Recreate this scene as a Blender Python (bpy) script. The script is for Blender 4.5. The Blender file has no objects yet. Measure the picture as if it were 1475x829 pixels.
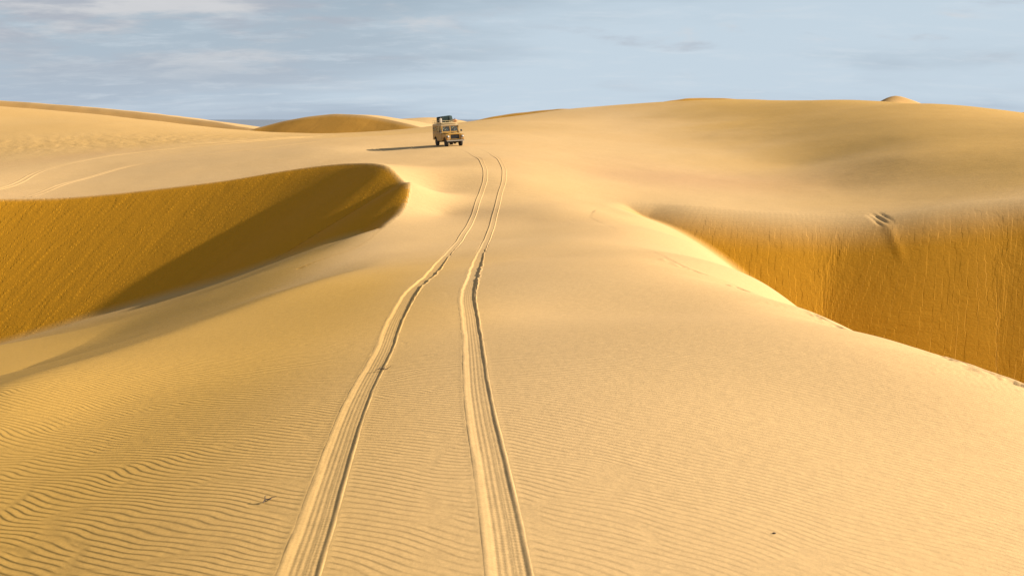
import bpy, bmesh, math, random
import numpy as np
from mathutils import Vector, Matrix

random.seed(7)
rng = np.random.default_rng(7)
scene = bpy.context.scene
C = scene.collection

# ------------------------------------------------------------------ camera
CAM_Z = 2.9
F = 1434.0                      # focal length in photograph pixels (35 mm lens)
PITCH = math.atan(242.5 / F)    # the horizon lies at row 172 of 829
cam = bpy.data.cameras.new('camera')
cam.lens = 35.0
cam.sensor_width = 36.0
cam.clip_start = 0.1
cam.clip_end = 80000
cam_o = bpy.data.objects.new('camera', cam)
C.objects.link(cam_o)
cam_o.location = (0, 0, CAM_Z)
cam_o.rotation_euler = (math.pi / 2 - PITCH, 0, 0)
scene.camera = cam_o

# ------------------------------------------------------------------ sky and sun
SUN_AZ = 5.0      # degrees from +X towards +Y
SUN_EL = 24.3
w = bpy.data.worlds.new('World')
scene.world = w
w.use_nodes = True
nt = w.node_tree
nt.nodes.clear()


def N(tree, t, **kw):
    n = tree.nodes.new(t)
    for k, v in kw.items():
        if k.startswith('i_'):
            n.inputs[int(k[2:]) if k[2:].isdigit() else k[2:].replace('_', ' ')].default_value = v
        else:
            setattr(n, k, v)
    return n


def math_node(tree, op, a, b=None, c=None, clamp=False):
    n = tree.nodes.new('ShaderNodeMath')
    n.operation = op
    n.use_clamp = clamp
    for i, v in enumerate((a, b, c)):
        if v is None:
            continue
        if isinstance(v, (int, float)):
            n.inputs[i].default_value = v
        else:
            tree.links.new(v, n.inputs[i])
    return n.outputs[0]


def map_range(tree, v, a, b, c=0.0, d=1.0):
    n = tree.nodes.new('ShaderNodeMapRange')
    n.interpolation_type = 'SMOOTHSTEP'
    tree.links.new(v, n.inputs[0])
    for i, x in enumerate((a, b, c, d)):
        n.inputs[i + 1].default_value = x
    return n.outputs[0]


def mix_col(tree, fac, a, b, blend='MIX'):
    n = tree.nodes.new('ShaderNodeMix')
    n.data_type = 'RGBA'
    n.blend_type = blend
    for s, v in ((n.inputs[0], fac), (n.inputs[6], a), (n.inputs[7], b)):
        if isinstance(v, (int, float)):
            s.default_value = v
        elif isinstance(v, tuple):
            s.default_value = v if len(v) == 4 else (*v, 1)
        else:
            tree.links.new(v, s)
    return n.outputs[2]


sky = N(nt, 'ShaderNodeTexSky', sky_type='NISHITA', sun_disc=False,
        sun_elevation=math.radians(SUN_EL), sun_rotation=math.radians(90 - SUN_AZ),
        air_density=1.0, dust_density=0.6, ozone_density=1.0, altitude=50)
tc = N(nt, 'ShaderNodeTexCoord')
sep = N(nt, 'ShaderNodeSeparateXYZ')
nt.links.new(tc.outputs['Generated'], sep.inputs[0])
zc = math_node(nt, 'MAXIMUM', sep.outputs[2], 0.0)
zc = math_node(nt, 'ADD', zc, 0.16)
cx = math_node(nt, 'DIVIDE', sep.outputs[0], zc)
cy = math_node(nt, 'DIVIDE', sep.outputs[1], zc)
comb = N(nt, 'ShaderNodeCombineXYZ')
nt.links.new(cx, comb.inputs[0])
nt.links.new(cy, comb.inputs[1])


def cloud_noise(loc, sc, scale, detail, rough, dist):
    mpn = N(nt, 'ShaderNodeMapping')
    mpn.inputs['Location'].default_value = loc
    mpn.inputs['Scale'].default_value = sc
    nt.links.new(comb.outputs[0], mpn.inputs[0])
    n = N(nt, 'ShaderNodeTexNoise', i_Scale=scale, i_Detail=detail, i_Roughness=rough, i_Distortion=dist)
    nt.links.new(mpn.outputs[0], n.inputs['Vector'])
    return n.outputs['Fac'], mpn


# high thin veil, broad patches of altocumulus and small greyish puffs
veil, mp = cloud_noise((7.84, 3.5, 0), (0.5, 0.8, 1), 0.7, 6.0, 0.55, 0.3)
alto, mp2 = cloud_noise((15.1, 1.6, 0), (0.8, 1.0, 1), 1.5, 8.0, 0.6, 0.25)
tone, mp3 = cloud_noise((4.5, 9.0, 0), (0.8, 1.0, 1), 2.2, 6.0, 0.6, 0.2)
wisp, mp4 = cloud_noise((5.0, 3.0, 0), (0.6, 1.0, 1), 4.5, 6.0, 0.65, 0.3)
zz = sep.outputs[2]
# the cloud bank thickens to the left of the road, the bright veil to the right of it
alto = math_node(nt, 'ADD', alto, map_range(nt, cx, 0.6, -2.2, -0.07, 0.13))
veil = math_node(nt, 'ADD', veil, map_range(nt, cx, -1.6, 1.4, -0.12, 0.12))
hz = map_range(nt, zz, 0.0, 0.30, 0.95, 0.0)
c1 = mix_col(nt, hz, sky.outputs[0], (4.6, 5.55, 6.75))
c2 = mix_col(nt, math_node(nt, 'MULTIPLY', map_range(nt, veil, 0.40, 0.64), map_range(nt, zz, 0.05, 0.45, 0.75, 0.25)), c1, (6.5, 7.7, 8.7))
c2 = mix_col(nt, math_node(nt, 'MULTIPLY', map_range(nt, wisp, 0.48, 0.72), 0.45), c2, (6.9, 7.7, 8.4))
low = map_range(nt, zz, 0.015, 0.09, 0.10, 1.0)
puff_col = mix_col(nt, map_range(nt, tone, 0.42, 0.60), (4.7, 4.95, 5.6), (7.3, 7.2, 7.3))
c3 = mix_col(nt, math_node(nt, 'MULTIPLY', math_node(nt, 'MULTIPLY', map_range(nt, alto, 0.49, 0.66), 0.8), low), c2, puff_col)
bg = N(nt, 'ShaderNodeBackground', i_Strength=0.05)
nt.links.new(c3, bg.inputs[0])
wo = N(nt, 'ShaderNodeOutputWorld')
nt.links.new(bg.outputs[0], wo.inputs[0])

sun = bpy.data.lights.new('sun', 'SUN')
sun.energy = 5.0
sun.angle = math.radians(0.6)
sun.color = (1.0, 0.94, 0.84)
sun_o = bpy.data.objects.new('sun', sun)
C.objects.link(sun_o)
ea, aa = math.radians(SUN_EL), math.radians(SUN_AZ)
sd = Vector((math.cos(ea) * math.cos(aa), math.cos(ea) * math.sin(aa), math.sin(ea)))
sun_o.rotation_euler = sd.to_track_quat('Z', 'Y').to_euler()
sun_o.location = (40, 0, 60)

vs = scene.view_settings
vs.view_transform = 'Standard'
vs.look = 'None'
vs.gamma = 1.0
vs.exposure = 0.9
vs.use_curve_mapping = False


def tag(o, label=None, cat=None, group=None, kind=None):
    if label:
        o['label'] = label
    if cat:
        o['category'] = cat
    if group:
        o['group'] = group
    if kind:
        o['kind'] = kind
    return o


# ------------------------------------------------------------------ pixels to directions
_f = np.array([0, math.cos(PITCH), -math.sin(PITCH)])
_u = np.array([0, math.sin(PITCH), math.cos(PITCH)])


def ray(px, py):
    return _f + np.array([1, 0, 0]) * ((px - 737.5) / F) + _u * ((414.5 - py) / F)


def pY(px, py, Y):
    r = ray(px, py)
    t = Y / r[1]
    return (r[0] * t, Y, r[2] * t + CAM_Z)


def pZ(px, py, Z):               # Z measured below the eye
    r = ray(px, py)
    t = Z / r[2]
    return (r[0] * t, r[1] * t, Z + CAM_Z)


# ------------------------------------------------------------------ terrain: two smooth sheets and two slip faces
class TPS:
    def __init__(self, pts, lam=0.02):
        P = np.array(pts, float)
        self.c = P[:, :2]
        n = len(P)
        d = np.linalg.norm(self.c[:, None] - self.c[None], axis=2)
        K = self.k(d) + np.eye(n) * lam * 30
        A = np.zeros((n + 3, n + 3))
        A[:n, :n] = K
        A[:n, n] = 1
        A[:n, n + 1:] = self.c
        A[n, :n] = 1
        A[n + 1:, :n] = self.c.T
        b = np.zeros(n + 3)
        b[:n] = P[:, 2]
        self.w = np.linalg.solve(A, b)

    @staticmethod
    def k(d):
        return np.where(d > 1e-6, d * d * np.log(np.maximum(d, 1e-6)), 0)

    def __call__(self, x, y):
        n = len(self.c)
        out = self.w[n] + self.w[n + 1] * x + self.w[n + 2] * y
        for i in range(n):
            d2 = (x - self.c[i, 0]) ** 2 + (y - self.c[i, 1]) ** 2
            out = out + self.w[i] * 0.5 * d2 * np.log(np.maximum(d2, 1e-12))
        return out


# near ridge, its flanks, the saddle and the floors of both bowls
near_pts = [
    pZ(0, 829, -3.35), pZ(300, 829, -3.02), pZ(600, 829, -2.9), pZ(900, 829, -2.85), pZ(1200, 829, -2.86), pZ(1475, 829, -2.95),
    pZ(0, 690, -3.62), pZ(300, 690, -3.2), pZ(600, 690, -2.95), pZ(900, 690, -2.86), pZ(1200, 690, -2.87), pZ(1475, 690, -3.0),
    pZ(150, 590, -3.75), pZ(400, 590, -3.3), pZ(690, 590, -2.98), pZ(900, 590, -2.88), pZ(1200, 590, -2.92),
    pY(0, 560, 13.5), pY(150, 510, 17.5), pY(300, 460, 23), pY(480, 398, 31),
    pY(0, 545, 22), pY(150, 501, 26), pY(300, 451, 30), pY(0, 530, 35), pY(150, 487, 39), pY(300, 438, 39), pY(0, 506, 50), pY(150, 467, 52), pY(300, 420, 50),
    pY(0, 487, 66), pY(150, 449, 63), pY(330, 399, 60), pY(440, 363, 54), pY(460, 378, 42),
    pY(500, 347, 49), pY(-250, 560, 55), pY(-250, 605, 27), pY(-350, 520, 72),
    pY(671, 450, 18.5), pY(571, 450, 19.5), pY(800, 450, 18.5), pY(950, 450, 18),
    pY(640, 370, 38), pY(689, 370, 36), pY(800, 370, 33), pY(560, 400, 29),
    pY(664, 345, 46), pY(712, 345, 45), pY(800, 345, 42),
    pY(685, 300, 57.5), pY(716, 300, 56.5), pY(800, 300, 54.5), pY(760, 320, 51),
    # right rim of the near ridge, falling into the right bowl
    pY(1475, 552, 11.5), pY(1300, 494, 15), pY(1160, 444, 20), pY(1040, 404, 26), pY(910, 352, 40),
    pY(1100, 407, 34), pY(1000, 352, 48), pY(930, 315, 58),
    (10.5, 14, CAM_Z - 6.3), (12.5, 20, CAM_Z - 8.3), (14.5, 28, CAM_Z - 10.6), (17, 36, CAM_Z - 12.5), (24, 30, CAM_Z - 14.5), (20, 44, CAM_Z - 13),
    (15, 50, CAM_Z - 10.5), (30, 45, CAM_Z - 15), (36, 22, CAM_Z - 14),
    # round the camera and behind it
    (0, 0, CAM_Z - 2.9), (-6, 0, CAM_Z - 3.5), (6, 0, CAM_Z - 3.0), (0, -15, CAM_Z - 3.4), (-14, -4, CAM_Z - 5), (13, -4, CAM_Z - 5.5), (0, -40, CAM_Z - 6),
    (-40, -20, CAM_Z - 10), (40, -20, CAM_Z - 12),
]
# the wide sheet beyond the bowls up to the skyline
far_pts = [
    pY(685, 300, 57.5), pY(716, 300, 56.5), pY(800, 300, 54.5), pY(760, 320, 51), pY(664, 345, 46), pY(712, 345, 45), pY(640, 330, 50),
    pY(710, 255, 66), pY(705, 230, 77), pY(650, 209, 92), pY(600, 215, 89), pY(560, 216, 92), pY(620, 240, 74), pY(620, 275, 63), pY(640, 225, 82),
    pY(640, 190, 116), pY(640, 181, 145), pY(560, 196, 122), pY(560, 190, 150),
    # left crest line
    pY(590, 262, 59.6), pY(560, 312, 52), pY(520, 345, 46), pY(560, 241, 65.6), pY(480, 237, 71.6), pY(330, 259, 74.5), pY(200, 275, 76), pY(100, 284, 77), pY(0, 286, 78), pY(-200, 278, 79),
    pY(440, 375, 41.5),
    # behind the left crest, and the long left hill
    pY(400, 225, 91), pY(480, 215, 92), pY(250, 245, 90), pY(100, 255, 94), pY(0, 255, 95), pY(450, 203, 106), pY(330, 213, 106), pY(200, 222, 107), pY(60, 228, 111),
    pY(0, 200, 132), pY(150, 200, 130), pY(300, 200, 126), pY(420, 198, 124), pY(0, 172, 158), pY(150, 178, 152), pY(300, 189, 148), pY(400, 193, 145),
    pY(0, 153, 190), pY(100, 161, 184), pY(200, 172, 176), pY(300, 184, 168), pY(400, 193, 160), pY(-250, 130, 200), pY(-250, 190, 140), pY(-250, 250, 115),
    # right brink
    pY(880, 291, 63), pY(1000, 297, 61.5), pY(1200, 308, 59), pY(1300, 303, 57.7), pY(1400, 291, 57), pY(1475, 284, 56.4), pY(1650, 272, 54), pY(800, 270, 65),
    # windward slopes up to the right skyline
    pY(850, 250, 76), pY(1000, 255, 77), pY(1200, 268, 71), pY(1400, 250, 66), pY(850, 212, 98), pY(1000, 224, 92), pY(1150, 238, 85), pY(1300, 225, 75), pY(1475, 230, 67),
    pY(800, 192, 118), pY(950, 196, 118), pY(1100, 204, 104), pY(1300, 195, 87), pY(1475, 200, 76), pY(1650, 210, 66),
    pY(760, 176, 142), pY(900, 172, 150), pY(1100, 170, 132), pY(1300, 170, 100), pY(1475, 181, 84), 
    pY(700, 173, 165), pY(760, 165, 180), pY(825, 157, 192), pY(900, 154.5, 197), pY(950, 153, 200), pY(1020, 150, 194), pY(1100, 145, 178), pY(1200, 144, 143), pY(1320, 150, 118), pY(1475, 170, 95), pY(1650, 182, 76),
    # falling away behind
    pY(640, 181, 190), pY(500, 192, 200), pY(400, 196, 200), (-70, 240, CAM_Z - 3), (-115, 225, CAM_Z - 1), (-150, 240, CAM_Z - 4), (0, 250, CAM_Z - 4), (30, 245, CAM_Z - 1), (60, 255, CAM_Z - 0.5),
    (100, 210, CAM_Z - 5), (75, 140, CAM_Z - 1.5), (65, 100, CAM_Z - 1.5), (60, 180, CAM_Z + 0.5), (-40, 240, CAM_Z - 6), (0, 310, CAM_Z - 9), (100, 310, CAM_Z - 8), (-100, 290, CAM_Z - 9), (-150, 100, CAM_Z - 8), (90, 80, CAM_Z - 5), (80, 40, CAM_Z - 6), (-80, 50, CAM_Z - 7),
]


def sstep(x, a, b):
    t = np.clip((x - a) / (b - a), 0, 1)
    return t * t * (3 - 2 * t)


# shoulder of the near ridge: the sand breaks there towards the left bowl
_sh = np.array([pY(-150, 612, 10.2)[:2], pY(0, 556, 13.5)[:2], pY(150, 508, 17.5)[:2], pY(300, 458, 23)[:2], pY(480, 396, 31)[:2], pY(540, 370, 37)[:2]])


def crease(x, y):
    u = np.interp(y, _sh[:, 1], _sh[:, 0]) - x
    win = sstep(y, 6, 12) * (1 - sstep(y, 28, 44))
    return 0.30 * win * np.minimum(0.5 * (u + np.sqrt(u * u + 0.25)), 12)


_np = np.array(near_pts)
_np[:, 2] += crease(_np[:, 0], _np[:, 1])
near_tps = TPS(_np)


def near_s(x, y):
    return near_tps(x, y) - crease(x, y)


for _y in (45, 49, 53, 57):
    for _x in (-4.0, 0.0, 4.0, 7.0):
        far_pts.append((_x, _y, float(near_s(np.array([_x]), np.array([_y]))[0])))
far_s = TPS(far_pts)


def sstep(x, a, b):
    t = np.clip((x - a) / (b - a), 0, 1)
    return t * t * (3 - 2 * t)


# value noise for the geometry
_perm = rng.permutation(512)
_val = rng.random(512) * 2 - 1


def vnoise(x, y):
    xi = np.floor(x).astype(np.int64)
    yi = np.floor(y).astype(np.int64)
    fx = x - xi
    fy = y - yi
    fx = fx * fx * fx * (fx * (fx * 6 - 15) + 10)
    fy = fy * fy * fy * (fy * (fy * 6 - 15) + 10)

    def g(a, b):
        return _val[(_perm[a & 511] + b) & 511]
    return (g(xi, yi) * (1 - fx) + g(xi + 1, yi) * fx) * (1 - fy) + (g(xi, yi + 1) * (1 - fx) + g(xi + 1, yi + 1) * fx) * fy


def fbm(x, y, o=4):
    s, a = 0, 1
    for i in range(o):
        s = s + a * vnoise(x * 2 ** i + 17.3 * i, y * 2 ** i - 9.1 * i)
        a *= 0.5
    return s


def smooth_line(pts, step=0.15):
    """Catmull-Rom through plan points, resampled evenly"""
    P = np.array(pts, float)
    P = np.vstack([2 * P[0] - P[1], P, 2 * P[-1] - P[-2]])
    out = []
    for i in range(1, len(P) - 2):
        p0, p1, p2, p3 = P[i - 1:i + 3]
        n = max(8, int(np.linalg.norm(p2 - p1) / step * 2))
        t = np.linspace(0, 1, n, endpoint=False)[:, None]
        out.append(0.5 * ((2 * p1) + (-p0 + p2) * t + (2 * p0 - 5 * p1 + 4 * p2 - p3) * t ** 2 + (-p0 + 3 * p1 - 3 * p2 + p3) * t ** 3))
    out.append(P[-2][None])
    Q = np.vstack(out)
    L = np.concatenate([[0], np.cumsum(np.linalg.norm(np.diff(Q, axis=0), axis=1))])
    s = np.arange(0, L[-1], step)
    return np.stack([np.interp(s, L, Q[:, k]) for k in range(Q.shape[1])], 1)


def outer(x, y):
    wn = sstep(y, 60, 44) * sstep(x, 25, 17)
    lo = near_s(x, y)
    up = far_s(x, y)
    return lo * wn + up * (1 - wn), lo


def in_poly(x, y, poly):
    inside = np.zeros(x.shape, bool)
    n = len(poly)
    j = n - 1
    for i in range(n):
        xi, yi = poly[i]
        xj, yj = poly[j]
        c = ((yi > y) != (yj > y)) & (x < (xj - xi) * (y - yi) / (yj - yi + 1e-12) + xi)
        inside ^= c
        j = i
    return inside


def plan(lst):
    return [pY(*q)[:2] for q in lst]


left_crest = smooth_line(plan([(-450, 270, 79), (-200, 278, 79), (0, 286, 78), (100, 284, 77), (200, 275, 76), (330, 259, 74.5), (420, 244, 73.2), (480, 237, 71.6), (530, 236.5, 69), (565, 243, 65.2), (585, 253, 62.2), (591, 264, 59.3), (582, 285, 56), (560, 312, 52), (520, 345, 46), (440, 375, 41.5)]))
right_crest = smooth_line(plan([(860, 305, 57), (880, 291, 63), (940, 294, 63), (1000, 297, 61.5), (1100, 304, 60), (1200, 308, 59), (1300, 303, 57.7), (1400, 291, 57), (1475, 284, 56.4)]) + [(35, 54.4), (42, 50.8), (52, 44.5)])
left_poly = np.vstack([left_crest[::6], plan([(400, 390, 36)]), [(-14, 30), (-40, 30), (-90, 30), (-90, 90)]])
right_poly = np.vstack([right_crest[::6], [(50, 5), (14, 12), (9, 25), (6, 40)], plan([(850, 315, 52)])])
bowls = []
for crest, poly, slope, rad in ((left_crest, left_poly, 0.59, 0.4), (right_crest, right_poly, 0.60, 3.2)):
    zc_, _ = outer(crest[:, 0], crest[:, 1])
    al = np.concatenate([[0], np.cumsum(np.linalg.norm(np.diff(crest, axis=0), axis=1))])
    bowls.append((crest[::2], zc_[::2], al[::2], poly, slope, rad))

ledge = smooth_line(plan([(880, 338, 44), (910, 351, 40), (975, 378, 31), (1040, 404, 26), (1100, 423, 22.5), (1160, 444, 20), (1300, 494, 15), (1475, 551, 11.5)]) + [(7.2, 7), (8.5, 2)], 0.05)


def near_line(x, y, line, maxd):
    """signed distance (+ on the right of travel) and arc length of the nearest line point"""
    D = np.full(x.shape, 1e9)
    S = np.zeros(x.shape)
    seg = np.linalg.norm(line[1] - line[0])
    box = (x > line[:, 0].min() - maxd) & (x < line[:, 0].max() + maxd) & (y > line[:, 1].min() - maxd) & (y < line[:, 1].max() + maxd)
    idx = np.nonzero(box)[0]
    if len(idx) == 0:
        return D, S
    for a in range(0, len(line), 40):
        ch = line[a:a + 41]
        m = (x[idx] > ch[:, 0].min() - maxd) & (x[idx] < ch[:, 0].max() + maxd) & (y[idx] > ch[:, 1].min() - maxd) & (y[idx] < ch[:, 1].max() + maxd)
        ii = idx[m]
        if len(ii) == 0:
            continue
        for b in range(0, len(ii), 60000):
            jj = ii[b:b + 60000]
            dx = x[jj, None] - ch[None, :, 0]
            dy = y[jj, None] - ch[None, :, 1]
            d2 = dx * dx + dy * dy
            k = d2.argmin(1)
            d = np.sqrt(d2[np.arange(len(jj)), k])
            kk = np.clip(k, 0, len(ch) - 2)
            t = ch[kk + 1] - ch[kk]
            sg = np.sign(t[:, 1] * dx[np.arange(len(jj)), k] - t[:, 0] * dy[np.arange(len(jj)), k])
            better = d < np.abs(D[jj])
            q = jj[better]
            D[q] = (d * np.where(sg == 0, 1, sg))[better]
            S[q] = (a + k[better]) * seg
    return D, S


def terrain(x, y, full=False):
    """ground height without tyre tracks; full also returns slip mask and streak coordinates"""
    x = np.asarray(x, float).ravel()
    y = np.asarray(y, float).ravel()
    h, lo = outer(x, y)
    slip = np.zeros_like(h)
    ss = np.zeros_like(h)
    sdist = np.zeros_like(h)
    for bi, (cr, zc_, al, poly, slope, rad) in enumerate(bowls):
        idx = np.nonzero(in_poly(x, y, poly))[0]
        for b in range(0, len(idx), 20000):
            ii = idx[b:b + 20000]
            d = np.sqrt((x[ii, None] - cr[None, :, 0]) ** 2 + (y[ii, None] - cr[None, :, 1]) ** 2)
            s0 = 0.0 if bi == 0 else 0.14
            e = zc_[None] - s0 * d - (slope - s0) * (np.sqrt(d * d + rad * rad) - rad)
            k = e.argmax(1)
            r_ = np.arange(len(ii))
            E = e[r_, k]
            dd = d[r_, k]
            # floor and face meet in a soft foot
            gap = h[ii] - lo[ii]
            fl = lo[ii] + gap * (1 - sstep(dd, 0.0, 3.0)) * (1 - sstep(np.abs(gap), 0.15, 0.6))
            kk = 0.02 + 0.35 * sstep(dd, 0.5, 5)
            hh = np.clip(0.5 + 0.5 * (E - fl) / kk, 0, 1)
            h[ii] = fl * (1 - hh) + E * hh + kk * hh * (1 - hh)
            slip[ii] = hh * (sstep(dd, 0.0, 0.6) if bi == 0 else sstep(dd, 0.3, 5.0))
            ss[ii] = al[k] + bi * 300
            sdist[ii] = dd
    # little broken ledge along the rim of the near ridge
    D, S = near_line(x, y, ledge, 2.0)
    m = np.abs(D) < 2.0
    if m.any():
        Dm, Sm = D[m], S[m]
        wob = 0.10 * fbm(Sm * 1.1, Sm * 0 + 3.3, 4)
        amp = 0.006 * sstep(Sm, 2, 8) + 0.036 * np.clip(1.5 * fbm(Sm * 0.8, Sm * 0 + 8.7, 4) + 0.15, 0, 1) * sstep(Sm, 9, 22)
        q = Dm + wob
        lip = 0.35 * amp * np.exp(-((q + 0.12) / 0.16) ** 2)
        drop = -amp * sstep(q, -0.02, 0.05) * (1 - sstep(q, 0.25, 1.8))
        lump = 0.035 * np.clip(fbm(x[m] * 4, y[m] * 4, 3), 0, 1) * np.exp(-((q - 0.2) / 0.2) ** 2) * (amp > 0.012)
        h[m] += lip + drop + lump
    # slump of sand near the top of the right slip face
    sx, sy, _ = pY(1268, 314, 57.3)
    dx, dy = x - sx, y - sy
    m = (np.abs(dx) < 3) & (np.abs(dy) < 6)
    if m.any():
        a, b = dx[m], dy[m]
        g = np.exp(-((a / 0.42) ** 4)) * np.exp(-((b / 1.0) ** 4))
        ribs = 0.5 + 0.5 * np.cos(a * 15 + 1.2 * b)
        h[m] += -0.11 * g * (0.3 + 0.7 * ribs)
        tail = np.exp(-(((a - 0.12 * (b + 1)) / 0.3) ** 2)) * sstep(b, -5.5, -3.5) * sstep(b, 0.3, -0.6)
        h[m] += 0.04 * tail
    # gentle unevenness
    r = np.hypot(x, y)
    h += 0.035 * fbm(x * 0.16, y * 0.16, 3) * sstep(r, 10, 40) * (1 - slip)
    # trampled old ground on the left hill
    rough = np.exp(-(((x + 50) / 22) ** 2 + ((y - 126) / 11) ** 2))
    h += 0.05 * rough * fbm(x * 0.9, y * 0.7, 3)
    # on to the plain at the horizon
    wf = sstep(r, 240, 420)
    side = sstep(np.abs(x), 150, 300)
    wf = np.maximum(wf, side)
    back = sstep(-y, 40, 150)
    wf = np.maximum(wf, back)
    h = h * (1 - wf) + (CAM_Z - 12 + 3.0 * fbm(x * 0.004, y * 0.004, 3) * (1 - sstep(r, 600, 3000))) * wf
    if full:
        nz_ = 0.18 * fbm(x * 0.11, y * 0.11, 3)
        shade_tint = sstep(x + 3 * nz_, 0.8, -4.2) * (1 - sstep(y, 26, 44)) * sstep(r, 90, 60)  # mask of the dimmer zones where shade is painted into the sand colour
        shade_tint = np.maximum(shade_tint, sstep(x, -6, -10) * (1 - sstep(y, 50, 72)) * sstep(y, 5, 10))
        shade_tint = np.maximum(shade_tint, 0.85 * sstep(x + 14 * nz_, 12, 34) * sstep(y, 54, 62))
        shade_tint = np.maximum(shade_tint, 0.45 * sstep(y + 20 * nz_, 95, 130) * sstep(x, 20, -20))
        red = np.exp(-(((x - 13) / 10) ** 2 + ((y - 76 + 0.2 * (x - 13)) / 6) ** 2))
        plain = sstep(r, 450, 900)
        return h, slip, ss, sdist, rough, shade_tint, red, plain
    return h


def hit(px, py, y0=3.0, y1=260.0):
    """where the ray of a pixel meets the ground"""
    r = ray(px, py)
    Y = np.exp(np.linspace(math.log(y0), math.log(y1), 700))
    X = r[0] / r[1] * Y
    Z = CAM_Z + r[2] / r[1] * Y
    below = np.nonzero(Z < terrain(X, Y))[0]
    if len(below) == 0:
        return None
    i = max(1, below[0])
    lo_, hi_ = Y[i - 1], Y[i]
    for _ in range(18):
        m = 0.5 * (lo_ + hi_)
        if CAM_Z + r[2] / r[1] * m < terrain([r[0] / r[1] * m], [m])[0]:
            hi_ = m
        else:
            lo_ = m
    return (r[0] / r[1] * hi_, hi_)


# ------------------------------------------------------------------ tyre track lines
track_px = [
    [(428, 829), (452, 760), (471, 700), (491, 640), (505, 600), (526, 553), (551, 506), (569, 460), (592, 420), (620, 395), (641, 370), (663, 345), (677, 322), (686, 298), (694, 275), (699, 255), (697, 240), (690, 228), (675, 219), (655, 212)],
    [(733, 829), (723, 760), (712, 700), (701, 640), (693, 600), (686, 553), (682, 506), (677, 460), (673, 425), (681, 397), (689, 372), (698, 352), (708, 328), (714, 305), (720, 280), (726, 257), (725, 241), (717, 228), (704, 219), (684, 212)],
]
tracks = []
for tp in track_px:
    P = [hit(*q) for q in tp]
    d0 = np.array(P[0]) - np.array(P[1])
    P = [tuple(np.array(P[0]) + d0 * 4)] + P
    tracks.append(smooth_line(P, 0.05))


def mesh_obj(name, V, faces, mat=None, parent=None, smooth=True):
    me = bpy.data.meshes.new(name)
    V = np.asarray(V, np.float32)
    faces = np.asarray(faces, np.int32)
    k = faces.shape[1]
    me.vertices.add(len(V))
    me.vertices.foreach_set('co', V.ravel())
    me.loops.add(faces.size)
    me.loops.foreach_set('vertex_index', faces.ravel())
    me.polygons.add(len(faces))
    me.polygons.foreach_set('loop_start', np.arange(0, faces.size, k, dtype=np.int32))
    me.update(calc_edges=True)
    if smooth:
        me.polygons.foreach_set('use_smooth', np.ones(len(faces), bool))
    me.validate()
    o = bpy.data.objects.new(name, me)
    C.objects.link(o)
    if mat:
        me.materials.append(mat)
    if parent:
        o.parent = parent
    return o


def set_attr(o, name, vals):
    a = o.data.attributes.new(name, 'FLOAT', 'POINT')
    a.data.foreach_set('value', np.asarray(vals, np.float32))


def grid_faces(nr, nc, wrap=False):
    i, j = np.meshgrid(np.arange(nr - 1), np.arange(nc if wrap else nc - 1), indexing='ij')
    j2 = (j + 1) % nc
    return np.stack([i * nc + j, i * nc + j2, (i + 1) * nc + j2, (i + 1) * nc + j], -1).reshape(-1, 4)


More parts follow.
